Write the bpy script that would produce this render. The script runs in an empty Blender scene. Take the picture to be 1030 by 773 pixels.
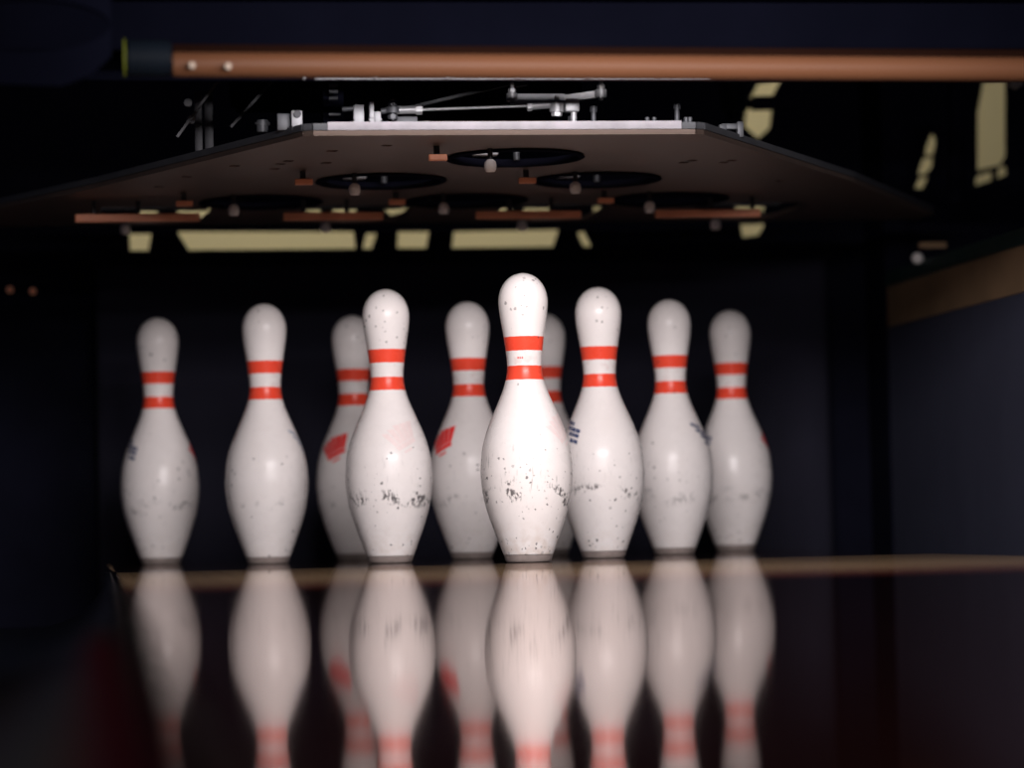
import bpy, bmesh, math, random
from mathutils import Vector, Matrix
random.seed(4)
I = 0.0254                                   # the place is laid out in inches
SC = bpy.context.scene
COL = SC.collection

# ------------------------------------------------------------------ camera
CF, CX, CY, CH, YAW, PIT, ROL = 3070.0, -21.93, -155.8, 2.047, .1372, .0455, -.0217
cyw, syw = math.cos(YAW), math.sin(YAW)
FW = Vector((syw*math.cos(PIT), cyw*math.cos(PIT), math.sin(PIT)))
R0 = Vector((cyw, -syw, 0)); U0 = R0.cross(FW)
RT = math.cos(ROL)*R0 + math.sin(ROL)*U0
UP = -math.sin(ROL)*R0 + math.cos(ROL)*U0
cd = bpy.data.cameras.new('camera')
cd.sensor_width = 36; cd.lens = CF/1030*36
cd.clip_start = .01; cd.clip_end = 100
cd.dof.use_dof = True; cd.dof.focus_distance = 154.5*I
cd.dof.aperture_fstop = 2.7; cd.dof.aperture_blades = 0
cam = bpy.data.objects.new('camera', cd); COL.objects.link(cam)
M = Matrix((RT, UP, -FW)).transposed().to_4x4()
M.translation = Vector((CX, CY, CH))*I
cam.matrix_world = M
SC.camera = cam

# ------------------------------------------------------------------ light
SC.view_settings.view_transform = 'Standard'; SC.view_settings.look = 'None'
SC.view_settings.gamma = 1; SC.view_settings.exposure = 0
SC.view_settings.use_curve_mapping = False
w = bpy.data.worlds.new('world'); SC.world = w; w.use_nodes = True
bg = w.node_tree.nodes['Background']
bg.inputs[0].default_value = (.30, .36, .75, 1); bg.inputs[1].default_value = .014

def area(name, loc, target, size, power, col, shape='DISK', size_y=None, spread=None):
    l = bpy.data.lights.new(name, 'AREA'); l.shape = shape; l.size = size*I
    if size_y: l.size_y = size_y*I
    l.energy = power; l.color = col
    if spread: l.spread = spread
    o = bpy.data.objects.new(name, l); COL.objects.link(o)
    o.location = Vector(loc)*I
    o.rotation_euler = (Vector(target)-Vector(loc)).to_track_quat('-Z', 'Y').to_euler()
    return o
PIN_LAMP = area('pin_deck_lamp', (0, -45, 23.0), (0, 16, 7), 30, 22, (1, .945, .945), 'RECTANGLE', 2.2)
ROOM_FILL = area('approach_fill_light', (-10, -420, 88), (0, 0, 10), 60, 66, (1, .92, .92), 'RECTANGLE', 20)  # unseen fill light added in front to brighten the pins and bar
BACK_LAMP = area('machine_service_lamp', (0, 88, 64), (10, 118, 30), 100, 16, (1, .90, .66), 'RECTANGLE', 6)

# ------------------------------------------------------------------ materials
def new_mat(name):
    m = bpy.data.materials.new(name); m.use_nodes = True
    nt = m.node_tree; b = nt.nodes['Principled BSDF']
    return m, nt, b
def N(nt, t, **kw):
    n = nt.nodes.new(t)
    for k, v in kw.items():
        if k.startswith('i_'): n.inputs[int(k[2:])].default_value = v
        else: setattr(n, k, v)
    return n
def math_n(nt, op, a, b=None, c=None, clamp=False):
    n = nt.nodes.new('ShaderNodeMath'); n.operation = op; n.use_clamp = clamp
    for i, v in enumerate((a, b, c)):
        if v is None: continue
        if isinstance(v, (int, float)): n.inputs[i].default_value = v
        else: nt.links.new(v, n.inputs[i])
    return n.outputs[0]
def mixc(nt, f, a, b):
    n = nt.nodes.new('ShaderNodeMix'); n.data_type = 'RGBA'
    for sock, v in ((n.inputs[0], f), (n.inputs[6], a), (n.inputs[7], b)):
        if isinstance(v, (int, float)): sock.default_value = v
        elif isinstance(v, tuple): sock.default_value = (*v, 1) if len(v) == 3 else v
        else: nt.links.new(v, sock)
    return n.outputs[2]
def simple(name, col, rough=.5, metal=0, var=.25, scale=1.2, spec=.5, bump=0):
    """plain surface with a little noise in its colour and roughness"""
    m, nt, b = new_mat(name)
    tc = N(nt, 'ShaderNodeTexCoord')
    no = N(nt, 'ShaderNodeTexNoise'); no.inputs['Scale'].default_value = scale/I; no.inputs['Detail'].default_value = 4
    nt.links.new(tc.outputs['Object'], no.inputs['Vector'])
    lo = tuple(c*(1-var) for c in col); hi = tuple(min(1, c*(1+var)) for c in col)
    nt.links.new(mixc(nt, no.outputs[0], lo, hi), b.inputs['Base Color'])
    b.inputs['Metallic'].default_value = metal
    nt.links.new(math_n(nt, 'MULTIPLY_ADD', no.outputs[0], rough*.3, rough*.85), b.inputs['Roughness'])
    b.inputs['Specular IOR Level'].default_value = spec
    if bump:
        bp = N(nt, 'ShaderNodeBump'); bp.inputs['Strength'].default_value = bump; bp.inputs['Distance'].default_value = .02*I
        nt.links.new(no.outputs[0], bp.inputs['Height']); nt.links.new(bp.outputs[0], b.inputs['Normal'])
    return m

def pin_material():
    m, nt, b = new_mat('pin_coating')
    L = nt.links.new
    tc = N(nt, 'ShaderNodeTexCoord')
    sc = N(nt, 'ShaderNodeVectorMath', operation='SCALE'); sc.inputs['Scale'].default_value = 1/I
    L(tc.outputs['Object'], sc.inputs[0])
    P = sc.outputs[0]
    sx = N(nt, 'ShaderNodeSeparateXYZ'); L(P, sx.inputs[0]); Z = sx.outputs[2]
    seed = N(nt, 'ShaderNodeAttribute', attribute_type='OBJECT', attribute_name='wear_seed').outputs['Fac']
    wear = N(nt, 'ShaderNodeAttribute', attribute_type='OBJECT', attribute_name='wear').outputs['Fac']
    def bandm(c, h):                       # 1 inside |z-c|<h, soft
        d = math_n(nt, 'ABSOLUTE', math_n(nt, 'SUBTRACT', Z, c))
        return math_n(nt, 'SUBTRACT', 1, math_n(nt, 'DIVIDE', d, h), clamp=True)
    def noise(scale, detail, off, stretch=None):
        n = N(nt, 'ShaderNodeTexNoise', noise_dimensions='4D')
        n.inputs['Scale'].default_value = scale; n.inputs['Detail'].default_value = detail
        v = P
        if stretch:
            mm = N(nt, 'ShaderNodeVectorMath', operation='MULTIPLY'); mm.inputs[1].default_value = stretch
            L(P, mm.inputs[0]); v = mm.outputs[0]
        L(v, n.inputs['Vector']); L(math_n(nt, 'MULTIPLY_ADD', seed, 3.7, off), n.inputs['W'])
        return n.outputs[0]
    def thr(v, t, k):                      # steep ramp above t
        return math_n(nt, 'MULTIPLY', math_n(nt, 'SUBTRACT', v, t), k, clamp=True)
    # specks
    vo = N(nt, 'ShaderNodeTexVoronoi', voronoi_dimensions='3D', feature='F1')
    vo.inputs['Scale'].default_value = 3.6; cs = N(nt, 'ShaderNodeCombineXYZ'); L(math_n(nt, 'MULTIPLY', seed, 5.1), cs.inputs[0]); va = N(nt, 'ShaderNodeVectorMath', operation='ADD'); L(P, va.inputs[0]); L(cs.outputs[0], va.inputs[1]); jn = N(nt, 'ShaderNodeTexNoise'); jn.inputs['Scale'].default_value = 9; jn.inputs['Detail'].default_value = 3; L(P, jn.inputs['Vector']); js = N(nt, 'ShaderNodeVectorMath', operation='SCALE'); js.inputs['Scale'].default_value = .16; L(jn.outputs['Color'], js.inputs[0]); vb = N(nt, 'ShaderNodeVectorMath', operation='ADD'); L(va.outputs[0], vb.inputs[0]); L(js.outputs[0], vb.inputs[1]); L(vb.outputs[0], vo.inputs['Vector'])
    vc = N(nt, 'ShaderNodeSeparateColor'); L(vo.outputs['Color'], vc.inputs[0])
    dens = math_n(nt, 'ADD', math_n(nt, 'MULTIPLY', bandm(13.6, 2.4), .85), math_n(nt, 'MULTIPLY', bandm(.5, 1.3), 1.5))
    dens = math_n(nt, 'ADD', dens, math_n(nt, 'MULTIPLY', bandm(4.2, 2.6), .75))
    dens = math_n(nt, 'ADD', dens, .06)
    dens = math_n(nt, 'MULTIPLY', dens, wear)
    clus = thr(noise(.7, 2, 9.), .34, 3.5)
    dens = math_n(nt, 'MULTIPLY', dens, clus)
    pick = math_n(nt, 'LESS_THAN', vc.outputs[0], dens)
    size = math_n(nt, 'MULTIPLY_ADD', vc.outputs[1], .24, .12)
    dot = math_n(nt, 'MULTIPLY', math_n(nt, 'SUBTRACT', size, vo.outputs['Distance']), 14, clamp=True)
    speck = math_n(nt, 'MULTIPLY', math_n(nt, 'MULTIPLY', dot, pick), math_n(nt, 'MULTIPLY_ADD', vc.outputs[2], .65, .35))
    # scuff ring where pins knock together
    s1 = thr(noise(.8, 9, 1., (1, 1, 1.5)), .51, 12)
    s2 = thr(noise(6.5, 5, 4., (1.4, 1.4, .55)), .46, 7)
    wav = math_n(nt, 'MULTIPLY_ADD', noise(.45, 1, 2.), 1.8, 2.55)
    dd = math_n(nt, 'DIVIDE', math_n(nt, 'ABSOLUTE', math_n(nt, 'SUBTRACT', Z, wav)), .6)
    bm_ = math_n(nt, 'SUBTRACT', 1, dd, clamp=True)
    scuff = math_n(nt, 'MULTIPLY', math_n(nt, 'MULTIPLY', math_n(nt, 'MULTIPLY', s1, s2), bm_), math_n(nt, 'MULTIPLY', wear, 3.0), clamp=True)
    # fine vertical scratches
    s3 = thr(noise(5.5, 3, 7., (1.6, 1.6, .18)), .62, 10)
    scr = math_n(nt, 'MULTIPLY', math_n(nt, 'MULTIPLY', s3, bandm(4.6, 2.2)), math_n(nt, 'MULTIPLY', wear, .5), clamp=True)
    # general dirt
    d1 = thr(noise(.55, 5, 12.), .45, 2.2)
    d2 = math_n(nt, 'MULTIPLY', thr(noise(2.2, 6, 15.), .42, 4), bandm(0., 2.3))
    dirt = math_n(nt, 'ADD', math_n(nt, 'MULTIPLY', d1, .10), math_n(nt, 'MULTIPLY', d2, math_n(nt, 'MULTIPLY', wear, .50)), clamp=True)
    base = mixc(nt, dirt, (.80, .745, .735), (.50, .36, .27))
    # neck stripes, faintly wavering edges
    wob = math_n(nt, 'MULTIPLY_ADD', noise(3., 2, 20.), .05, -.025)
    zz = math_n(nt, 'ADD', Z, wob)
    def stripe(a, c):
        u = math_n(nt, 'MULTIPLY', math_n(nt, 'SUBTRACT', zz, a), 60, clamp=True)
        v = math_n(nt, 'MULTIPLY', math_n(nt, 'SUBTRACT', c, zz), 60, clamp=True)
        return math_n(nt, 'MULTIPLY', u, v)
    st = math_n(nt, 'ADD', stripe(9.42, 10.16), stripe(10.92, 11.67), clamp=True)
    red = mixc(nt, noise(1.1, 5, 30.), (.80, .060, .030), (.86, .085, .045))
    base = mixc(nt, st, base, red)
    # smudged colour between the stripes
    sm = math_n(nt, 'MULTIPLY', thr(noise(2.6, 4, 33.), .50, 5), stripe(10.2, 10.9))
    base = mixc(nt, math_n(nt, 'MULTIPLY', sm, .35), base, (.55, .35, .33))
    dark = math_n(nt, 'ADD', math_n(nt, 'ADD', speck, scuff, clamp=True), scr, clamp=True)
    base = mixc(nt, math_n(nt, 'MULTIPLY', dark, .86), base, (.05, .042, .045))
    L(base, b.inputs['Base Color'])
    L(math_n(nt, 'MULTIPLY_ADD', noise(1.5, 5, 40.), .16, .20), b.inputs['Roughness'])
    b.inputs['Specular IOR Level'].default_value = .22
    bp = N(nt, 'ShaderNodeBump'); bp.inputs['Strength'].default_value = .35; bp.inputs['Distance'].default_value = .012*I
    h = math_n(nt, 'MULTIPLY_ADD', dark, -1, noise(1.4, 4, 50.))
    L(h, bp.inputs['Height']); L(bp.outputs[0], b.inputs['Normal'])
    return m

def board_material(name, dark, light, rough, gloss, tint, bw=1.06, refl_rough=.035):
    """narrow boards running down the lane under a thick clear finish"""
    m, nt, b = new_mat(name); L = nt.links.new
    nt.nodes.remove(b)
    out = nt.nodes['Material Output']
    tc = N(nt, 'ShaderNodeTexCoord')
    sc = N(nt, 'ShaderNodeVectorMath', operation='SCALE'); sc.inputs['Scale'].default_value = 1/I
    L(tc.outputs['Object'], sc.inputs[0])
    sx = N(nt, 'ShaderNodeSeparateXYZ'); L(sc.outputs[0], sx.inputs[0])
    u = math_n(nt, 'DIVIDE', sx.outputs[0], bw)
    fl = math_n(nt, 'FLOOR', u)
    rowoff = math_n(nt, 'MULTIPLY', math_n(nt, 'FRACT', math_n(nt, 'MULTIPLY', fl, .618)), 40)
    seg = math_n(nt, 'FLOOR', math_n(nt, 'DIVIDE', math_n(nt, 'ADD', sx.outputs[1], rowoff), 44))
    cmb = N(nt, 'ShaderNodeCombineXYZ'); L(fl, cmb.inputs[0]); L(seg, cmb.inputs[1])
    wn = N(nt, 'ShaderNodeTexWhiteNoise'); L(cmb.outputs[0], wn.inputs[0])
    mp = N(nt, 'ShaderNodeVectorMath', operation='MULTIPLY'); mp.inputs[1].default_value = (6, .25, 6); L(sc.outputs[0], mp.inputs[0])
    gr = N(nt, 'ShaderNodeTexNoise'); gr.inputs['Scale'].default_value = 1; gr.inputs['Detail'].default_value = 6; L(mp.outputs[0], gr.inputs['Vector'])
    f = math_n(nt, 'ADD', math_n(nt, 'MULTIPLY', wn.outputs[0], .6), math_n(nt, 'MULTIPLY', gr.outputs[0], .5))
    col = mixc(nt, f, dark, light)
    fr = math_n(nt, 'FRACT', u)
    seam = math_n(nt, 'LESS_THAN', math_n(nt, 'ABSOLUTE', math_n(nt, 'SUBTRACT', fr, .5)), .475)
    col = mixc(nt, seam, tuple(c*.4 for c in dark), col)
    df = N(nt, 'ShaderNodeBsdfDiffuse'); L(col, df.inputs[0])
    gl = N(nt, 'ShaderNodeBsdfGlossy'); gl.inputs['Color'].default_value = (*tint, 1); gl.inputs['Roughness'].default_value = refl_rough
    mp2 = N(nt, 'ShaderNodeVectorMath', operation='MULTIPLY'); mp2.inputs[1].default_value = (1.3, .12, 1); L(sc.outputs[0], mp2.inputs[0])
    wv = N(nt, 'ShaderNodeTexNoise'); wv.inputs['Scale'].default_value = 1; wv.inputs['Detail'].default_value = 3; L(mp2.outputs[0], wv.inputs['Vector'])
    bp = N(nt, 'ShaderNodeBump'); bp.inputs['Strength'].default_value = .05; bp.inputs['Distance'].default_value = .01*I
    L(wv.outputs[0], bp.inputs['Height']); L(bp.outputs[0], gl.inputs['Normal'])
    lw = N(nt, 'ShaderNodeFresnel'); lw.inputs['IOR'].default_value = 1.5
    fac = math_n(nt, 'MULTIPLY', lw.outputs[0], gloss, clamp=True)
    mx = N(nt, 'ShaderNodeMixShader'); L(fac, mx.inputs[0]); L(df.outputs[0], mx.inputs[1]); L(gl.outputs[0], mx.inputs[2])
    L(mx.outputs[0], out.inputs['Surface'])
    return m

MT = {
 'pin': pin_material(),
 'pin_base': simple('pin_base_plastic', (.24, .195, .18), .45, 0, .35, 3),
 'emblem_red': simple('emblem_red_ink', (.86, .030, .028), .35, 0, .15, 3),
 'emblem_worn': simple('emblem_worn_ink', (.80, .665, .655), .35, 0, .10, 5),
 'ink_navy': simple('marking_navy_ink', (.045, .065, .16), .4, 0, .4, 4),
 'ink_navy_worn': simple('marking_worn_navy_ink', (.42, .44, .52), .4, 0, .2, 4),
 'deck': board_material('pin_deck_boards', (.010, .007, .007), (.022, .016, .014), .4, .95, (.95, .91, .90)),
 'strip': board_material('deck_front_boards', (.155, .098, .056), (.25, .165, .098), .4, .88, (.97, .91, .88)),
 'lane': board_material('lane_boards', (.24, .065, .050), (.36, .100, .075), .3, .93, (.95, .87, .84), refl_rough=.045),
 'gutter': simple('gutter_plastic', (.0012, .0018, .0035), .30, 0, .2, .3, .10),
 'black': simple('black_machine_paint', (.0075, .0078, .0150), .8, 0, .3, .4, .0),
 'blue_black': simple('blue_black_panel', (.0011, .0012, .0026), .9, 0, .3, .2, .0),
 'curtain': simple('pit_cushion_cloth', (.0205, .0200, .0330), .9, 0, .25, .25, .1, .3),
 'floor': simple('concrete', (.03, .03, .034), .9, 0, .3, .2),
 'kick': simple('kickback_laminate', (.038, .040, .064), .6, 0, .12, .35, .12),
 'kick_wood': simple('kickback_plywood', (.20, .125, .072), .7, 0, .35, .25, .2),
 'green': simple('green_capping', (.010, .026, .026), .5, 0, .3, .5, .3),
 'cream': simple('cream_painted_wall', (.70, .635, .46), .9, 0, .06, .05, .1),
 'plate': simple('table_steel', (.165, .118, .098), .50, .55, .30, .5),
 'steel': simple('bright_steel', (.36, .36, .38), .40, .3, .12, 2),
 'knob': simple('knob_nylon', (.85, .80, .80), .5, 0, .05, 2),
 'zinc': simple('zinc_white', (.38, .38, .41), .5, .1, .08, 2),
 'edge': simple('edge_steel', (.42, .39, .44), .45, .1, .6, .8),
 'iron': simple('dark_iron', (.020, .020, .026), .5, .3, .3, 1),
 'grey': simple('grey_casting', (.085, .088, .10), .5, .3, .3, 1),
 'copper': simple('copper_brown_bar', (.037, .0150, .0072), .50, 0, .12, .12, .05),
 'copper_shade': simple('shaded_brown_board', (.0032, .0013, .0009), .9, 0, .2, .2, .0),
 'copper_bit': simple('copper_bit', (.85, .33, .19), .5, .0, .12, 1),
 'cap': simple('black_end_cap', (.0012, .0020, .0034), .6, 0, .3, .5, .03),
 'red_strip': simple('dark_red_strip', (.34, .008, .040), .6, 0, .2, .3, .2),
 'bolt': simple('beige_bolt', (.13, .105, .085), .6, 0, .1, 2, .1),
 'yellow': simple('yellow_ring', (.030, .034, .002), .7, 0, .1, 1, .1),
}

# ------------------------------------------------------------------ helpers
def link(name, bm, mat, parent=None, smooth=False, loc=None):
    me = bpy.data.meshes.new(name)
    bmesh.ops.recalc_face_normals(bm, faces=bm.faces)
    bm.to_mesh(me); bm.free()
    if smooth:
        for p in me.polygons: p.use_smooth = True
        if smooth != 'all':
            try: me.set_sharp_from_angle(angle=math.radians(38))
            except Exception: pass
    me.materials.append(mat)
    o = bpy.data.objects.new(name, me); COL.objects.link(o)
    if parent: o.parent = parent
    if loc: o.location = Vector(loc)*I
    return o
def thing(name, label, cat, loc=(0, 0, 0), group=None):
    o = bpy.data.objects.new(name, None); COL.objects.link(o); o.location = Vector(loc)*I
    o.empty_display_size = .05
    return tag(o, label, cat, group)
def tag(o, label, cat, group=None):
    o['label'] = label; o['category'] = cat
    if group: o['group'] = group
    return o
def box(bm, x0, x1, y0, y1, z0, z1, bev=0, o=(0, 0, 0)):
    r = bmesh.ops.create_cube(bm, size=1)
    vs = r['verts']
    for v in vs:
        v.co = Vector(((x0+x1)/2+v.co.x*(x1-x0)-o[0], (y0+y1)/2+v.co.y*(y1-y0)-o[1], (z0+z1)/2+v.co.z*(z1-z0)-o[2]))*I
    if bev:
        es = list({e for v in vs for e in v.link_edges})
        bmesh.ops.bevel(bm, geom=es, offset=bev*I, segments=2, affect='EDGES', profile=.5)
    return bm
def tube(bm, a, b, r, seg=24, r2=None, o=(0, 0, 0), bev=0):
    a = Vector(a)-Vector(o); b = Vector(b)-Vector(o); d = b-a
    rr = bmesh.ops.create_cone(bm, cap_ends=True, segments=seg, radius1=r*I, radius2=(r if r2 is None else r2)*I, depth=d.length*I)
    q = d.to_track_quat('Z', 'Y').to_matrix().to_4x4(); q.translation = (a+b)/2*I
    bmesh.ops.transform(bm, matrix=q, verts=rr['verts'])
    if bev:
        es = [e for e in {e for v in rr['verts'] for e in v.link_edges} if any(len(f.verts) > 4 for f in e.link_faces)]
        bmesh.ops.bevel(bm, geom=es, offset=bev*I, segments=2, affect='EDGES')
    return bm
def bar(bm, a, b, w_, h_, o=(0, 0, 0)):
    """rectangular bar between two points"""
    a = Vector(a)-Vector(o); b = Vector(b)-Vector(o); d = b-a
    r = bmesh.ops.create_cube(bm, size=1)
    q = d.to_track_quat('Z', 'Y').to_matrix().to_4x4(); q.translation = (a+b)/2*I
    bmesh.ops.transform(bm, matrix=q @ Matrix.Diagonal((w_*I, h_*I, d.length*I, 1)), verts=r['verts'])
    es = list({e for v in r['verts'] for e in v.link_edges})
    bmesh.ops.bevel(bm, geom=es, offset=min(w_, h_)*.12*I, segments=1, affect='EDGES')
    return bm
def lathe(prof, seg=72, o=(0, 0, 0)):
    bm = bmesh.new(); rings = []
    for r, z in prof:
        if r < 1e-5: rings.append([bm.verts.new(((-o[0])*I, (-o[1])*I, (z-o[2])*I))])
        else: rings.append([bm.verts.new(((r*math.cos(2*math.pi*k/seg)-o[0])*I, (r*math.sin(2*math.pi*k/seg)-o[1])*I, (z-o[2])*I)) for k in range(seg)])
    for A, B in zip(rings, rings[1:]):
        for k in range(seg):
            k2 = (k+1) % seg
            if len(A) == 1: bm.faces.new((A[0], B[k], B[k2]))
            elif len(B) == 1: bm.faces.new((A[k], A[k2], B[0]))
            else: bm.faces.new((A[k], A[k2], B[k2], B[k]))
    return bm
def at(x, y, Y):
    """point of the place on the plane Y (inches) seen along photo pixel x, y"""
    d = FW + (x-515)/CF*RT - (y-386.5)/CF*UP
    t = (Y-CY)/d.y
    return Vector((CX+t*d.x, Y, CH+t*d.z))
def sheet(name, loops, thick, mat, plane, parent=None, bevel=0):
    """a sheet with holes: first loop is the outline; plane 'XY' (points x,y at z) or 'XZ'"""
    cu = bpy.data.curves.new(name, 'CURVE'); cu.dimensions = '2D'; cu.fill_mode = 'BOTH'
    for lp in loops:
        s = cu.splines.new('POLY'); s.points.add(len(lp)-1); s.use_cyclic_u = True
        for p, (x, y) in zip(s.points, lp): p.co = (x*I, y*I, 0, 1)
    cu.extrude = thick/2*I
    to = bpy.data.objects.new('tmp', cu); COL.objects.link(to)
    me = bpy.data.meshes.new_from_object(to.evaluated_get(bpy.context.evaluated_depsgraph_get()))
    bpy.data.objects.remove(to); bpy.data.curves.remove(cu)
    me.name = name; me.materials.clear(); me.materials.append(mat)
    if plane == 'XZ':
        for v in me.vertices: v.co = Vector((v.co.x, v.co.z, v.co.y))
    o = bpy.data.objects.new(name, me); COL.objects.link(o)
    if parent: o.parent = parent
    return o

# ------------------------------------------------------------------ setting
def struct(name, bm, m):
    o = link(name, bm, m); o['kind'] = 'structure'; return o
struct('floor', box(bmesh.new(), -70, 95, -210, 120, -9, -7), MT['floor'])
struct('wall_back', box(bmesh.new(), -70, 95, 118, 120, -7, 74), MT['cream'])
struct('ceiling', box(bmesh.new(), -70, 95, -34, 118, 72, 74), MT['black'])

# ------------------------------------------------------------------ lane
HALF = 20.85
lane = thing('bowling_lane', 'dark glossy wooden bowling lane mirroring the white pins', 'lane', (0, -60, 0))
LO = (0, -60, 0)
def lane_part(name, y0, y1, m, z0=-2.2):
    return link(name, box(bmesh.new(), -HALF, HALF, y0, y1, z0, 0, .06, LO), m, lane)
o = lane_part('lane_surface', -205, -43.05, MT['lane'])
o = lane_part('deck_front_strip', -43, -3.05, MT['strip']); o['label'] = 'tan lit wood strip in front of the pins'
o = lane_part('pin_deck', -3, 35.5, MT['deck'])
link('tail_plank', box(bmesh.new(), -HALF, HALF, 35.55, 37.5, -2.2, -.05, .1, LO), MT['iron'], lane)
# worn splinters on the left corner at the pin deck edge
for k in range(9):
    bm = bmesh.new(); y = 8+random.random()*22; bar(bm, (-HALF-.02, y, -.12), (-HALF-.12-random.random()*.15, y+1.2+random.random(), .02), .05, .03, LO)
    link('edge_splinter', bm, MT['kick_wood'], lane)

# ------------------------------------------------------------------ gutters
def gutter(side, label):
    cx = side*(HALF+.25+4.6)
    t = thing('gutter', label, 'gutter', (cx, -60, -3))
    bm = bmesh.new(); n = 20; outer, inner = [], []
    prof = [(-4.6, 0)]+[(-4.35*math.cos(math.pi*k/n), -2.9*math.sin(math.pi*k/n)-.05) for k in range(n+1)]+[(4.6, 0)]
    prof2 = [(x*1.03, z-.18) for x, z in prof]
    for y in (-205, 9):
        outer.append([bm.verts.new((x*I, (y+60)*I, (z+2.9)*I)) for x, z in prof])
        inner.append([bm.verts.new((x*I, (y+60)*I, (z+2.9)*I)) for x, z in prof2])
    m_ = len(prof)
    for k in range(m_-1):
        bm.faces.new((outer[0][k], outer[0][k+1], outer[1][k+1], outer[1][k]))
        bm.faces.new((inner[0][k], inner[1][k], inner[1][k+1], inner[0][k+1]))
        for e in (0, 1): bm.faces.new((outer[e][k], outer[e][k+1], inner[e][k+1], inner[e][k]))
    for k in (0, m_-1): bm.faces.new((outer[0][k], outer[1][k], inner[1][k], inner[0][k]))
    link('channel', bm, MT['gutter'], t, smooth=True)
    bm = box(bmesh.new(), cx-4.6, cx+4.6, 9.1, 37, -4.2, -3.8, .05, (cx, -60, -3))
    link('flat_section', bm, MT['black'], t)
    if side < 0:
        O = (cx, -60, -3)
        link('edge_strip', box(bmesh.new(), -22.15, -21.45, -150, -82, -.8, -.5, .1, O), MT['red_strip'], t)['label'] = 'dark red strip along the lane edge'
        link('strip_end', box(bmesh.new(), -22.15, -21.45, -81.9, -72, -.8, -.5, .1, O), MT['grey'], t)
gutter(-1, 'dark blue-black round gutter along the left edge of the lane')
gutter(1, 'dark gutter along the right edge of the lane under the side panel')

# ------------------------------------------------------------------ kickbacks
def kickback(side, label, y0):
    X = side*31.0; X2 = side*32.6
    t = thing('kickback_panel', label, 'side panel', (X, 12, -6))
    O = (X, 12, -6); a, b = min(X, X2), max(X, X2)
    link('panel', box(bmesh.new(), a, b, y0, 43, -6, 14.6, .05, O), MT['kick'], t)
    link('wood_rail', box(bmesh.new(), a, b, y0, 43, 14.62, 17.3, .05, O), MT['kick_wood'], t)['label'] = 'tan plywood top band'
    link('capping', box(bmesh.new(), a-.08, b+.5, y0, 43.1, 17.32, 18.3, .1, O), MT['green'], t)['label'] = 'dark green capping strip'
kickback(1, 'dark grey side panel with a tan wood top band right of the pins', -70)
kickback(-1, 'dark side panel beyond the left gutter outside the view', -20)

# ------------------------------------------------------------------ pit cushion
t = thing('pit_curtain', 'dark cloth pit curtain hanging behind the pins', 'curtain', (0, 47.5, 20.1))
bm = bmesh.new(); nx, nz = 90, 24
g = [[bm.verts.new(((-21.5+49.5*i/nx)*I, (.35*math.sin(i*.55)+.18*math.sin(i*1.27+.6)+.12*math.sin(j*.4+i*.1))*(j/nz)*I, (-25.5*j/nz)*I)) for j in range(nz+1)] for i in range(nx+1)]
for i in range(nx):
    for j in range(nz): bm.faces.new((g[i][j], g[i+1][j], g[i+1][j+1], g[i][j+1]))
c = link('cloth', bm, MT['curtain'], t, smooth='all')
so = c.modifiers.new('thickness', 'SOLIDIFY'); so.thickness = .25*I
link('hanging_rail', box(bmesh.new(), -22, 28.6, 47.0, 48.3, 19.6, 20.6, .1, (0, 47.5, 20.1)), MT['black'], t)

# ------------------------------------------------------------------ machine back frame, cut with openings
def opening(pts, Y): return [(at(x, y, Y).x, at(x, y, Y).z) for x, y in pts]
YB = 50.0
ops_ = [
 [(178,233),(356,233),(358,253),(190,253)], [(400,233),(432,233),(428,253),(399,253)],
 [(456,233),(562,231),(555,253),(454,253)], [(130,235),(152,235),(149,253),(131,254)],
 [(368,235),(379,235),(373,252),(364,252)], [(580,234),(588,233),(596,250),(588,252)],
 [(744,226),(770,225),(763,237),(746,239)],
 [(135,205),(158,205),(158,219),(137,220)], [(178,211),(200,207),(216,208),(206,219),(180,219)],
 [(300,217),(318,208),(359,204),(358,217)], [(385,209),(400,206),(412,212),(392,217)],
 [(484,214),(500,207),(555,203),(554,213)], [(737,201),(768,200),(769,213),(740,214)],
 [(597,208),(604,208),(604,213),(596,213)],
 [(762,84),(786,80),(776,100),(754,100)], [(750,110),(777,108),(775,128),(762,140),(748,128)], [(752,140),(766,145),(764,146),(750,143)],
 [(930,150),(937,132),(942,141),(940,154),(930,158)], [(922,176),(927,160),(939,158),(938,168),(930,176)], [(919,190),(924,179),(934,178),(928,190)],
 [(988,82),(1012,80),(1012,156),(1007,166),(982,172),(982,115)],
 [(980,187),(981,178),(998,172),(998,181)], [(1002,180),(1003,170),(1012,167),(1013,175)],
]
outline = [(-41.9, -6.9), (-41.9, 70), (67.9, 70), (67.9, -6.9)]
mf = thing('pinsetter_housing', 'black pinsetter back frame whose gaps show the cream wall', 'machine frame', (0, YB, 0))
o = sheet('frame_panel', [outline]+[opening(p, YB) for p in ops_], .6, MT['black'], 'XZ', mf)
# side posts and cross members standing round the pit
for x0, x1 in ((-46, -42), (31.2, 33.0), (68, 72)):
    link('post', box(bmesh.new(), x0, x1, 44, 49.5, -7, 70, .2, (0, YB, 0)), MT['black'], mf)
link('cross_member', box(bmesh.new(), -41.9, 31.1, 46.4, 49.5, 34, 37, .2, (0, YB, 0)), MT['blue_black'], mf)
link('cross_member', box(bmesh.new(), 33.1, 67.9, 44.5, 49, 19, 21.8, .2, (0, YB, 0)), MT['black'], mf)
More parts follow.
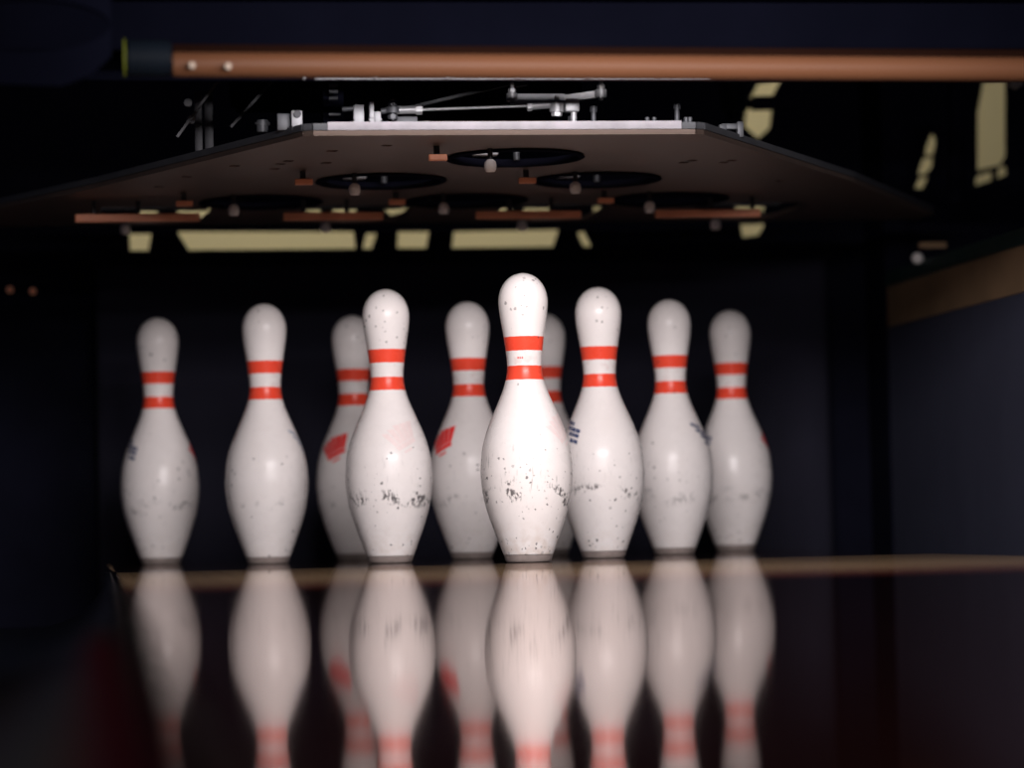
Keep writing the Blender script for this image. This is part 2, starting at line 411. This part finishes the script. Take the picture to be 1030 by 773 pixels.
# dark tube pieces in front of the openings
def P(x, y, Y): return tuple(at(x, y, Y))
bm = tube(bmesh.new(), P(962, 82, 38), P(962, 205, 38), .55, o=(0, YB, 0)); link('guide_tube', bm, MT['black'], mf, True)
bm = tube(bmesh.new(), P(735, 70, 20), P(738, 112, 20), .75, o=(0, YB, 0)); tube(bm, P(738, 112, 20), P(739, 121, 20), .5, o=(0, YB, 0)); link('guide_tube', bm, MT['iron'], mf, True)
bm = bar(bmesh.new(), P(757, 104, 36), P(800, 103, 36), .5, .9, o=(0, YB, 0)); link('arm', bm, MT['black'], mf)

# ------------------------------------------------------------------ hood above the bar
hood = thing('machine_hood', 'dark hood panel above the copper bar at the top edge', 'hood', (0, -22, 24))
HO = (0, -22, 24)
link('front_panel', box(bmesh.new(), -40, 44, -22, -20.8, 23.1, 34, .25, HO), MT['blue_black'], hood)
link('bottom_lip', box(bmesh.new(), -40, 44, -30, -22.1, 25.2, 26.2, .25, HO), MT['blue_black'], hood)
# dark round-holed cheek plate in the top left corner
C0 = at(28, 26, -32)
circ = [(C0.x+3.3*math.cos(a*math.pi/20), C0.z+1.05*math.sin(a*math.pi/20)) for a in range(40)]
a1 = at(-60, 70, -32); a2 = at(112, 40, -32)
op_ = [(a1.x-3, C0.z-2.2), (a1.x-3, 34), (a2.x, 34), (a2.x, C0.z-1.2), (a2.x-.8, C0.z-2.0), (a2.x-2, C0.z-2.5)]
cheek = thing('cheek_plate', 'dark rounded plate with an oval hole at the top left corner', 'plate', tuple(C0))
o = sheet('plate', [op_, circ], .5, MT['blue_black'], 'XZ', cheek)
o.location = Vector((-C0.x, -32-C0.y, -C0.z))*I
o.location = Vector((-C0.x, 0, -C0.z))*I

# ------------------------------------------------------------------ copper bar
BY = -28.0
bl = at(173, 65, BY); br_ = Vector((19.6, BY, bl.z-.25))
sb = thing('sweep_bar', 'long copper-brown bar with a black end cap under the hood', 'bar', (0, BY, bl.z))
SO = (0, BY, bl.z)
bm = tube(bmesh.new(), (bl.x, BY, bl.z), (br_.x, BY, br_.z), .53, 40, o=SO, bev=.06)
link('round_bar', bm, MT['copper'], sb, True)
bm = bmesh.new(); bar(bm, (bl.x, BY+.35, bl.z+.62), (br_.x, BY+.35, br_.z+.62), .75, .5, o=SO)
link('backing_board', bm, MT['copper_shade'], sb)  # its dark brown colour carries the shade along the top of the bar
cl = at(124, 58, BY)
bm = tube(bmesh.new(), (bl.x-.02, BY, bl.z+.25), (cl.x+.12, BY, bl.z+.27), .78, 32, o=SO, bev=.08)
link('end_cap', bm, MT['cap'], sb, True)
bm = tube(bmesh.new(), (cl.x+.1, BY, bl.z+.27), (cl.x, BY, bl.z+.27), .82, 32, o=SO)
link('ring', bm, MT['yellow'], sb, True)['label'] = 'thin yellow-green ring'
bm = tube(bmesh.new(), (br_.x+.02, BY, br_.z+.25), (br_.x+2.2, BY, br_.z+.25), .78, 32, o=SO, bev=.08)
link('end_cap', bm, MT['cap'], sb, True)
for x, y in ((193, 67), (229, 68)):
    p = at(x, y, BY-.4); q = p+Vector((0, -.45, 0))
    link('bolt', tube(bmesh.new(), tuple(p), tuple(q), .14, 12, o=SO, bev=.03), MT['copper_bit' if 0 else 'bolt'], sb, True)

# thin rail just behind and under the bar
rl = at(165, 77, -16); rr = at(700, 77.5, -16)
t = thing('thin_rail', 'thin dark steel rail just below the copper bar', 'rail', tuple((rl+rr)/2))
bm = bar(bmesh.new(), (-22, -16, rl.z+.05), (24, -16, rr.z-.02), .35, .5, o=tuple((rl+rr)/2))
link('rail', bm, MT['blue_black'], t)
bm = bar(bmesh.new(), (-11.5, -16.2, rl.z-.16), (7, -16.2, rr.z-.16), .10, .06, o=tuple((rl+rr)/2))
link('highlight_strip', bm, MT['grey'], t)  # grey strip stands in for the faint highlight along the rail
for k in range(7):
    x = -12+k*3.3
    link('rivet', tube(bmesh.new(), (x, -16.5, rl.z-.17), (x, -16.26, rl.z-.17), .06, 10, o=tuple((rl+rr)/2)), MT['grey'], t)

# ------------------------------------------------------------------ pinsetter table
ZT = 21.0
pinxy = {1: (0, 0), 2: (-6, 10.39), 3: (6, 10.39), 4: (-12, 20.78), 5: (0, 20.78), 6: (12, 20.78), 7: (-18, 31.18), 8: (-6, 31.18), 9: (6, 31.18), 10: (18, 31.18)}
tb = thing('pinsetter_table', 'steel pinsetter table with round holes hanging over the pins', 'pinsetter', (0, 0, ZT))
TO = (0, 0, ZT)
def circle(cx, cy, r, n=40): return [(cx+r*math.cos(2*math.pi*k/n), cy+r*math.sin(2*math.pi*k/n)) for k in range(n)]
def slot(cx, cy, w_, h_, a):
    pts = [(-w_, -h_), (w_, -h_), (w_*1.15, 0), (w_, h_), (-w_, h_), (-w_*1.15, 0)]
    return [(cx+x*math.cos(a)-y*math.sin(a), cy+x*math.sin(a)+y*math.cos(a)) for x, y in pts]
outl = [(-11.1, -9), (7.7, -9), (8.1, -8.8), (20.9, 12.2), (31, 31.5), (31, 34.5), (-31, 34.5), (-31, 31), (-21.3, 12.7), (-11.5, -8.8)]
loops = [outl]
for k, (x, y) in pinxy.items():
    if k < 7: loops.append(circle(x, y, 3.3))
    else: loops.append([(x-3.2, 23.6), (x+3.2, 23.6), (x+3.3, 28), (x+2.9, 32.6), (x, 33.3), (x-2.9, 32.6), (x-3.3, 28)])
def atZ(x, y, Z):
    d = FW + (x-515)/CF*RT - (y-386.5)/CF*UP
    t = (Z-CH)/d.z
    return (CX+t*d.x, CY+t*d.y)
for (x, y) in ((334,152),(282,165),(290,162),(236,167),(188,178),(389,146.5),(328,164),(160,188),(276,170),(688,163.5),(696,161.5),(728,163.5),(736,161.5),(786,182)):
    cx_, cy_ = atZ(x, y, ZT); loops.append(slot(cx_, cy_, .24, .30, .2))
pl = sheet('plate', loops, .22, MT['plate'], 'XY', tb)
pl.location = (0, 0, .11*I)
# bright front edge: an upright flange and a lower lip
def flange(name, pts, z0, z1, th, m, lab=None):
    bm = bmesh.new()
    for (xa, ya), (xb, yb) in zip(pts, pts[1:]):
        n = Vector((yb-ya, -(xb-xa), 0)).normalized()*th
        vs = [bm.verts.new(Vector((x+dx, y+dy, z-ZT))*I) for z in (z0, z1) for (x, y, dx, dy) in ((xa, ya, 0, 0), (xb, yb, 0, 0), (xb, yb, n.x, n.y), (xa, ya, n.x, n.y))]
        for f in ((0,1,2,3),(4,5,6,7),(0,1,5,4),(1,2,6,5),(2,3,7,6),(3,0,4,7)): bm.faces.new([vs[i] for i in f])
    o = link(name, bm, m, tb)
    if lab: o['label'] = lab
    return o
flange('front_flange', [(-10.4, -9), (7.0, -9)], 21.22, 21.62, .16, MT['edge'], 'bright worn steel edge')
flange('side_flange', [(7.02, -9), (7.7, -9), (8.1, -8.8), (20.9, 12.2), (31, 31.5)], 21.22, 21.55, .16, MT['grey'])
flange('side_flange', [(-31, 31), (-21.3, 12.7), (-11.5, -8.8), (-11.1, -9), (-10.42, -9)], 21.22, 21.55, .16, MT['grey'])
flange('lower_lip', [(-31, 31), (-21.3, 12.7), (-11.5, -8.8), (-11.1, -9), (7.7, -9), (8.1, -8.8), (20.9, 12.2), (31, 31.5)], 20.96, 21.2, .09, MT['plate'])
# what surrounds each hole
for k, (x, y) in pinxy.items():
    if k < 7:
        bm = lathe([(3.3, -.04), (3.55, -.04), (3.62, -.10), (3.5, -.16), (3.3, -.16), (3.22, .25), (3.3, .25), (3.3, -.04)], 48)
        link('hole_rim', bm, MT['black'], tb, True, (x, y, 0))
    # spotting cup arm over the hole with a hanging bolt behind
    bm = bar(bmesh.new(), (x-3.4, y+1.2, ZT+.9), (x+3.4, y+1.2, ZT+.9), .9, .35, o=TO)
    bar(bm, (x-1.2, y+1.2, ZT+.9), (x-1.2, y+5.2, ZT+.5), .7, .25, o=TO)
    link('cup_arm', bm, MT['iron'], tb)
    kx, ky = x-1.75, y-3.4
    bm = tube(bmesh.new(), (kx, ky, ZT-.6), (kx, ky, ZT+.05), .13, 14, o=TO)
    link('hanging_stud', bm, MT['iron'], tb, True)
    bm = lathe([(0, -.36), (.22, -.33), (.30, -.2), (.32, -.02), (.28, .18), (.15, .3), (0, .31)], 24)
    link('knob', bm, MT['knob'], tb, True, (kx, ky, -.85))
    if k < 7:
        bm = box(bmesh.new(), x-4.75, x-4.45, y-4.6, y-4.4, ZT-.6, ZT-.01, .03, TO)
        link('tab_bracket', bm, MT['iron'], tb)
        bm = box(bmesh.new(), x-5.05, x-4.1, y-5.0, y-4.62, ZT-.78, ZT-.46, .06, TO)
        link('copper_tab', bm, MT['copper_bit'], tb)
    else:
        bm = box(bmesh.new(), *{7: (-22.7, -15.6), 8: (-10.8, -5.0), 9: (.4, 6.6), 10: (11.0, 17.3)}[k], 19.6, 20.0, ZT-1.25, ZT-.78, .08, TO)
        link('copper_strip', bm, MT['copper_bit'], tb)
        for dx in (-3.6, -1.1): link('strip_hanger', box(bmesh.new(), x+dx-.12, x+dx+.12, 20.02, 20.2, ZT-1.2, ZT-.01, .03, TO), MT['iron'], tb)
# upper arms crossing the holes
for (x, y) in ((0, 0), (-6, 10.39), (6, 10.39)):
    bm = box(bmesh.new(), x-1.9, x-.6, y+2.0, y+2.7, ZT+.35, ZT+.75, .05, TO)
    link('cup_bracket', bm, MT['zinc'], tb)
    link('cup_post', tube(bmesh.new(), (x+.4, y+2.3, ZT+.1), (x+.4, y+2.3, ZT+1.5), .18, 14, o=TO), MT['grey'], tb, True)
# stiffening ribs on top
for (a, b) in (((-8, -3), (-19, 22)), ((6, -3), (19, 22))):
    bm = bar(bmesh.new(), (*a, ZT+.5), (*b, ZT+.5), .5, .6, o=TO); link('rib', bm, MT['iron'], tb)

# small fittings on the table's front edge
YE = -7.5
def fit(name, bm, m, lab=None):
    o = link(name, bm, m, tb, True)
    if lab: o['label'] = lab
    return o
def bx(x0, y0, x1, y1, Y=YE, dep=.5, bev=.04, bm=None):
    a = at(x0, y1, Y); b = at(x1, y0, Y)
    return box(bm or bmesh.new(), a.x, b.x, Y, Y+dep, a.z, b.z, bev, TO)
def tb_(x0, y0, x1, y1, rpx, Y=YE, bm=None, seg=18, dY=0, bev=.02):
    return tube(bm or bmesh.new(), tuple(at(x0, y0, Y)), tuple(at(x1, y1, Y+dY)), rpx/20.7, seg, o=TO, bev=bev)
fit('bracket', bx(279, 114, 292, 131), MT['grey'])
bm = bx(293.5, 111, 304, 131, YE-.5, .4); fit('bracket', bm, MT['zinc'])
p = at(299, 115, YE-.5); fit('bolt', tube(bmesh.new(), tuple(p), (p.x, p.y-.18, p.z), .19, 8, o=TO), MT['iron'])
bm = tb_(264, 121, 264, 133, 6, -5); tb_(264, 123, 264, 126, 8, -5, bm); fit('bolt', bm, MT['grey'])
fit('bracket', bx(356, 105, 366, 128), MT['zinc'])
fit('bolt', tb_(344, 110, 355, 109, 2.6, YE+.2), MT['grey'])
bm = bx(372, 102, 376, 119, YE-.3, .5, .02); bar(bm, tuple(at(374, 117, YE-.1)), tuple(at(381, 124, YE-.1)), .2, .5, o=TO); bx(377, 112, 383, 123, YE-.3, .5, .02, bm); fit('hook_bracket', bm, MT['zinc'])
fit('bracket', bx(399, 117, 420, 128, YE+.6), MT['grey'])
fit('bracket', bx(517, 123, 523, 128, YE+.2), MT['grey']); fit('bracket', bx(528, 122, 533, 128, YE+.2), MT['grey'])
for x, y0, y1, Y in ((597, 108, 127, -7), (681, 105, 127, -7.2), (429, 123, 129, -7), (575, 118, 128, -7)):
    bm = tb_(x, y0, x, y1, 2.6, Y); tb_(x, y0-1, x, y0+5, 4, Y, bm); tb_(x, y1-4, x, y1, 5, Y, bm); fit('stud', bm, MT['grey'])
bm = bx(600, 121.5, 676, 124.5, -7.4, .2, .02); fit('low_rail', bm, MT['grey'])
for x in (651, 658, 690, 694): fit('bolt', tb_(x, 118, x, 125, 2.4, -7.6), MT['grey'])
bm = bx(724, 125, 731, 140, -4.5, .4); bx(742, 122, 748, 138, -4.5, .4, .04, bm); bx(726, 124, 746, 130, -4.4, .3, .04, bm); fit('bracket', bm, MT['grey'])
bm = bx(325, 88, 346, 124, -4, 1.2, .1); tb_(335, 84, 335, 96, 4, -4.6, bm); fit('latch_body', bm, MT['black'])
for y in (86, 92, 99): fit('bolt', tb_(331, y, 340, y, 2.4, -5.2), MT['grey'])
fit('bolt', tb_(331, 115, 343, 115, 1.4, -5.2), MT['zinc'])
bm = bx(196, 92, 203, 152, 2, .5); bx(206, 92, 214, 150, 2, .5, .04, bm); fit('upright', bm, MT['iron'])

# ------------------------------------------------------------------ linkages over the front edge
def lk(label):
    p = at(480, 110, YE); return thing('linkage_rod', label, 'linkage', tuple(p)), tuple(p)
def ltube(bm, x0, y0, x1, y1, rpx, O, Y=YE, seg=20, bev=.02):
    return tube(bm, tuple(at(x0, y0, Y)), tuple(at(x1, y1, Y)), rpx/20.7, seg, o=O, bev=bev)
t, O = lk('long thin steel rod with threaded ends lying along the table front edge')
link('rod', ltube(bmesh.new(), 422, 110.5, 532, 106.5, 1.5, O), MT['steel'], t, True)
bm = ltube(bmesh.new(), 398, 110.8, 424, 110.2, 4.2, O); ltube(bm, 418, 110.3, 424.5, 110.1, 5.3, O, seg=6); link('rod_end', bm, MT['steel'], t, True)
bm = ltube(bmesh.new(), 395, 100, 395, 121, 2.4, O); ltube(bm, 395, 102.5, 395, 106.5, 5, O, seg=6); ltube(bm, 395, 108, 395, 114, 7.5, O); ltube(bm, 395, 115.5, 395, 120, 5, O, seg=6); link('ball_joint', bm, MT['grey'], t, True)
bm = ltube(bmesh.new(), 383, 112, 391, 111, 3, O); link('spacer', bm, MT['grey'], t, True)
bm = ltube(bmesh.new(), 530, 107, 553, 105, 4.2, O); ltube(bm, 530, 107, 535, 106.6, 5.2, O, seg=6); link('rod_end', bm, MT['steel'], t, True)
bm = ltube(bmesh.new(), 560, 96, 560, 117, 2.6, O, YE); ltube(bm, 560, 103, 560, 113, 7.5, O); ltube(bm, 560, 113, 560, 117, 5.5, O, seg=6); link('ball_joint', bm, MT['steel'], t, True)
bm = bmesh.new(); a = at(568, 113, YE); b = at(582, 100, YE); box(bm, a.x, b.x, YE-.3, YE+.4, a.z, b.z, .08, O); ltube(bm, 577, 112, 577, 128, 3.2, O); link('crank', bm, MT['steel'], t, True)
t, O = lk('flat steel link with a ball stud at each end above the long rod')
bm = bmesh.new(); bar(bm, tuple(at(514, 99.5, YE+1)), tuple(at(568, 99.5, YE+1)), .22, .5, o=O); link('link', bm, MT['zinc'], t)
bm = bmesh.new(); bar(bm, tuple(at(566, 100, YE+1)), tuple(at(606, 94, YE+1)), .26, .4, o=O); link('link', bm, MT['steel'], t)
for x, y in ((515, 97), (604.5, 93)):
    bm = ltube(bmesh.new(), x, y-14, x, y+8, 2.2, O, YE+.7); ltube(bm, x, y-3, x, y+5, 6, O, YE+.7); ltube(bm, x, y-8, x, y-4, 4.2, O, YE+.7, seg=6); link('ball_stud', bm, MT['steel'], t, True)
for x in (520, 524, 528):
    pass
t = thing('slanted_arm', 'dark slanted arm rising right behind the long thin rod', 'arm', P(470, 95, -3))
bm = bmesh.new(); bar(bm, P(405, 110, -3), P(512, 84, -3), .2, .2, o=P(470, 95, -3)); link('arm', bm, MT['iron'], t)
bm = bmesh.new(); bar(bm, P(512, 84, -3), P(530, 81, -3), .3, .5, o=P(470, 95, -3)); link('arm_end', bm, MT['iron'], t)
for lab, a, b in (('thin dark strut leaning right at the left end of the machine, the longer one', (286, 68, -2), (232, 128, -2)), ('thin dark strut leaning right nearest the copper bar left end', (226, 72, -2), (178, 138, -2))):
    t = thing('strut', lab, 'strut', P(*a)); bm = bmesh.new(); bar(bm, P(*a), P(*b), .12, .16, o=P(*a)); link('bar', bm, MT['iron'], t)
    link('pivot', tube(bmesh.new(), P(a[0], a[1], a[2]-.3), P(a[0], a[1], a[2]+.3), .22, 14, o=P(*a)), MT['iron'], t, True)
# dark machine bodies standing behind the linkages
mb = thing('drive_unit', 'black motor and gear housing in shadow above the table', 'motor', (0, 12, 26))
DO = (0, 12, 26)
link('gear_housing', box(bmesh.new(), -5, 5, 8, 18, 25, 31, .6, DO), MT['black'], mb)
link('motor', tube(bmesh.new(), (-14, 13, 27.5), (-5.02, 13, 27.5), 2.4, 32, o=DO, bev=.3), MT['black'], mb, True)
link('shaft', tube(bmesh.new(), (5.02, 13, 28), (29, 13, 28), .55, 20, o=DO), MT['iron'], mb, True)
for x, y, Y, lab in ((189, 104, 0, 'small grey bolt head glinting left of the slanted struts, upper one'), (192, 121, 0, 'small grey bolt head glinting left of the slanted struts, lower one')):
    c = at(x, y, Y); t = tag(link('bolt', tube(bmesh.new(), (0, 0, 0), (0, -.4, 0), .22, 12, bev=.04), MT['grey'], None, True, tuple(c)), lab, 'bolt')
for x, y, lab in ((10, 292, 'faint brown screw head in the dark at far left, left of the pair'), (33, 293.5, 'faint brown screw head in the dark at far left, right of the pair')):
    c = at(x, y, 44); tag(link('screw', tube(bmesh.new(), (0, 0, 0), (0, -.5, 0), .22, 12, bev=.04), MT['copper_bit'], None, True, tuple(c)), lab, 'screw')

# fittings on top of the right side panel
c = at(923, 260, 34)
tag(link('knob', lathe([(0, -.35), (.2, -.32), (.36, -.15), (.38, 0), (.33, .2), (.15, .34), (0, .36)], 24), MT['knob'], None, True, tuple(c)), 'small white round knob on top of the right side panel', 'knob')
c = at(938, 247, 34)
tag(link('clip', box(bmesh.new(), -.9, .9, -.2, .2, -.2, .2, .06), MT['kick_wood'], None, False, tuple(c)), 'small copper clip above the white knob on the right', 'clip')
c = at(1022, 83, 20)
tag(link('hex_nut', tube(bmesh.new(), (0, .3, 0), (0, -.3, 0), .42, 6, bev=.04), MT['steel'], None, True, tuple(c)), 'grey nut under the right end of the copper bar', 'nut')

# ------------------------------------------------------------------ pins
CTRL = [(0, 1.10), (.08, 1.17), (.38, 1.27), (.75, 1.414), (2.25, 1.955), (3.375, 2.258), (4.5, 2.383), (5.2, 2.355), (5.875, 2.2815), (6.6, 2.095), (7.25, 1.855), (8.0, 1.535),
        (8.625, 1.265), (9.1, 1.085), (9.6, .955), (10, .9), (10.45, .905), (10.875, .945), (11.75, 1.06), (12.625, 1.195), (13.2, 1.265), (13.6, 1.278), (14.0, 1.21), (14.35, 1.06), (14.65, .83), (14.85, .56), (14.96, .28), (15, 0)]
def rad(z):
    for i in range(len(CTRL)-1):
        z0, r0 = CTRL[i]; z1, r1 = CTRL[i+1]
        if z <= z1:
            pm = CTRL[i-1] if i else (z0-(z1-z0), r0-(r1-r0)); pn = CTRL[i+2] if i+2 < len(CTRL) else (z1+(z1-z0), r1+(r1-r0))
            h = z1-z0; u = (z-z0)/h
            m0 = (r1-pm[1])/(z1-pm[0])*h; m1 = (pn[1]-r0)/(pn[0]-z0)*h
            if i >= len(CTRL)-2: m1 = (r1-r0)*1.3
            return (2*u**3-3*u*u+1)*r0+(u**3-2*u*u+u)*m0+(-2*u**3+3*u*u)*r1+(u**3-u*u)*m1
    return 0
zs = [.385]+[.45+k*.15 for k in range(96)]
zs = [z for z in zs if z < 14.3]+[14.35+.05*k for k in range(13)]
prof = [(0, .385)]+[(rad(z), z) for z in zs if z < 14.96]+[(.2, 14.975), (0, 15)]
pin = thing('bowling_pin', 'x', 'bowling pin', (0, 0, 0), 'ten bowling pins set on the lane')
body = link('body', lathe(prof, 96), MT['pin'], pin, smooth='all')
link('base_ring', lathe([(0, 0), (1.08, 0), (1.14, .03), (1.19, .10), (1.245, .30), (1.262, .375), (1.20, .384), (0, .384)], 72), MT['pin_base'], pin, smooth=True)
def decal(polys, off=.012):
    """quads given as (u, z) corners wrapped onto the pin's flank, u = inches round the belly"""
    bm = bmesh.new(); n = 6
    for q in polys:
        (ax, az), (bx_, bz), (cx_, cz), (dx, dz) = q
        g = []
        for i in range(n+1):
            row = []
            for j in range(n+1):
                s, t = i/n, j/n
                u = (1-s)*(1-t)*ax+s*(1-t)*bx_+s*t*cx_+(1-s)*t*dx
                z = (1-s)*(1-t)*az+s*(1-t)*bz+s*t*cz+(1-s)*t*dz
                r = rad(z)+off; ph = u/rad(z)
                row.append(bm.verts.new((r*math.cos(ph)*I, r*math.sin(ph)*I, z*I)))
            g.append(row)
        for i in range(n):
            for j in range(n): bm.faces.new((g[i][j], g[i+1][j], g[i+1][j+1], g[i][j+1]))
    return bm
# crown of five tapering spikes on a band, leaning to one side
def lean(p, c=(0, 6.9), a=.45):
    x, z = p[0], p[1]-c[1]; return (x*math.cos(a)-z*math.sin(a), c[1]+x*math.sin(a)+z*math.cos(a))
polys = [[lean(p) for p in q] for q in
         [[(-.62, 6.25), (.62, 6.25), (.66, 6.5), (-.66, 6.5)]] +
         [[(x-.125, 6.53), (x+.125, 6.53), (x*1.5+.19, 7.2+.28*(1-abs(x))), (x*1.5-.17, 7.3+.28*(1-abs(x)))] for x in (-.54, -.27, 0, .27, .54)] +
         [[(-.35, 5.98), (.2, 5.98), (.2, 6.1), (-.35, 6.1)]]]
crown = link('crown_emblem', decal(polys), MT['emblem_red'], pin, True)
mk = []
for r_, (z, a, b) in enumerate(((7.35, -.55, .1), (7.08, -.3, .62), (6.82, .0, .75), (6.5, .25, .8))):
    u = a
    while u < b:
        wd = .14+random.random()*.2; mk.append([(u, z-u*.25), (u+wd, z-.02-u*.25-wd*.25), (u+wd, z+.17-u*.25-wd*.25), (u, z+.2-u*.25)]); u += wd+.035
A_M = math.radians(-146)
bm = decal(mk); bmesh.ops.rotate(bm, matrix=Matrix.Rotation(A_M, 3, 'Z'), verts=bm.verts, cent=(0, 0, 0))
mark = link('maker_mark', bm, MT['ink_navy'], pin, True)

def copy_pin():
    r = pin.copy(); COL.objects.link(r)
    for ch in protos:
        c = ch.copy(); COL.objects.link(c); c.parent = r
    return r
protos = list(pin.children)
PINS = [  # x, y, emblem azimuth, wear, seed, label, emblem mat, mark mat
 (.34, .66, -36, 1.25, 6, 'sharp white bowling pin in front, tallest in the picture, heavily scuffed belly', 'emblem_worn', 'ink_navy'),
 (-5.88, 10.44, -74, .65, 11, 'white bowling pin just left of the front pin with a grey scuff line', 'emblem_worn', 'ink_navy'),
 (5.94, 10.6, -13, .6, 5, 'white bowling pin just right of the front pin with navy mark at its left side', 'emblem_red', 'ink_navy'),
 (-12.0, 20.15, 119, .3, 8, 'white bowling pin second from the left, standing alone with clear gaps', 'emblem_red', 'ink_navy_worn'),
 (-.15, 20.45, -150, .32, 14, 'white bowling pin with red emblem directly left of and behind the front pin', 'emblem_red', 'ink_navy'),
 (11.82, 20.51, 103, .22, 17, 'white bowling pin second from the right with navy mark at its right side', 'emblem_red', 'ink_navy'),
 (-17.89, 30.69, -11, .45, 21, 'blurred greyish white bowling pin at the far left of the rack', 'emblem_red', 'ink_navy'),
 (-6.0, 30.79, -133, .2, 25, 'blurred bowling pin with red emblem half hidden behind its scuffed left neighbour', 'emblem_red', 'ink_navy'),
 (6.01, 31.3, 90, .4, 28, 'blurred bowling pin almost wholly hidden behind the front pin', 'emblem_red', 'ink_navy'),
 (17.51, 30.17, -22, .5, 33, 'blurred greyish white bowling pin at the far right of the rack', 'emblem_red', 'ink_navy'),
]
for i, (x, y, az, wear, seed, lab, em, mm) in enumerate(PINS):
    r = pin if i == len(PINS)-1 else copy_pin()
    r.location = Vector((x, y, .002))*I; r.rotation_euler = (0, 0, math.radians(az))
    r['label'] = lab
    for ch in (c for c in COL.objects if c.parent == r):
        tw = {('crown_emblem', 2): 35, ('crown_emblem', 6): 14, ('crown_emblem', 9): 12, ('maker_mark', 0): -40}
        for (nm, k), dg in tw.items():
            if k == i and ch.name.startswith(nm): ch.rotation_euler = (0, 0, math.radians(dg))
        if ch.name.startswith('body'): ch['wear'] = float(wear); ch['wear_seed'] = float(seed)
        for nm, key in (('crown_emblem', em), ('maker_mark', mm)):
            if ch.name.startswith(nm):
                ch.material_slots[0].link = 'OBJECT'; ch.material_slots[0].material = MT[key]
    if i == 0:   # tiny worn red print between the neck stripes
        bm = bmesh.new()
        ca = math.radians(-98-13-az)
        for k in range(3):
            q = [((k-1)*.11-.04, 10.5), ((k-1)*.11+.03, 10.5), ((k-1)*.11+.03, 10.6), ((k-1)*.11-.04, 10.6)]
            b2 = [bm.verts.new(((rad(z)+.008)*math.cos(ca+u/rad(z))*I, (rad(z)+.008)*math.sin(ca+u/rad(z))*I, z*I)) for u, z in q]
            bm.faces.new(b2)
        link('neck_print', bm, MT['emblem_red'], r)
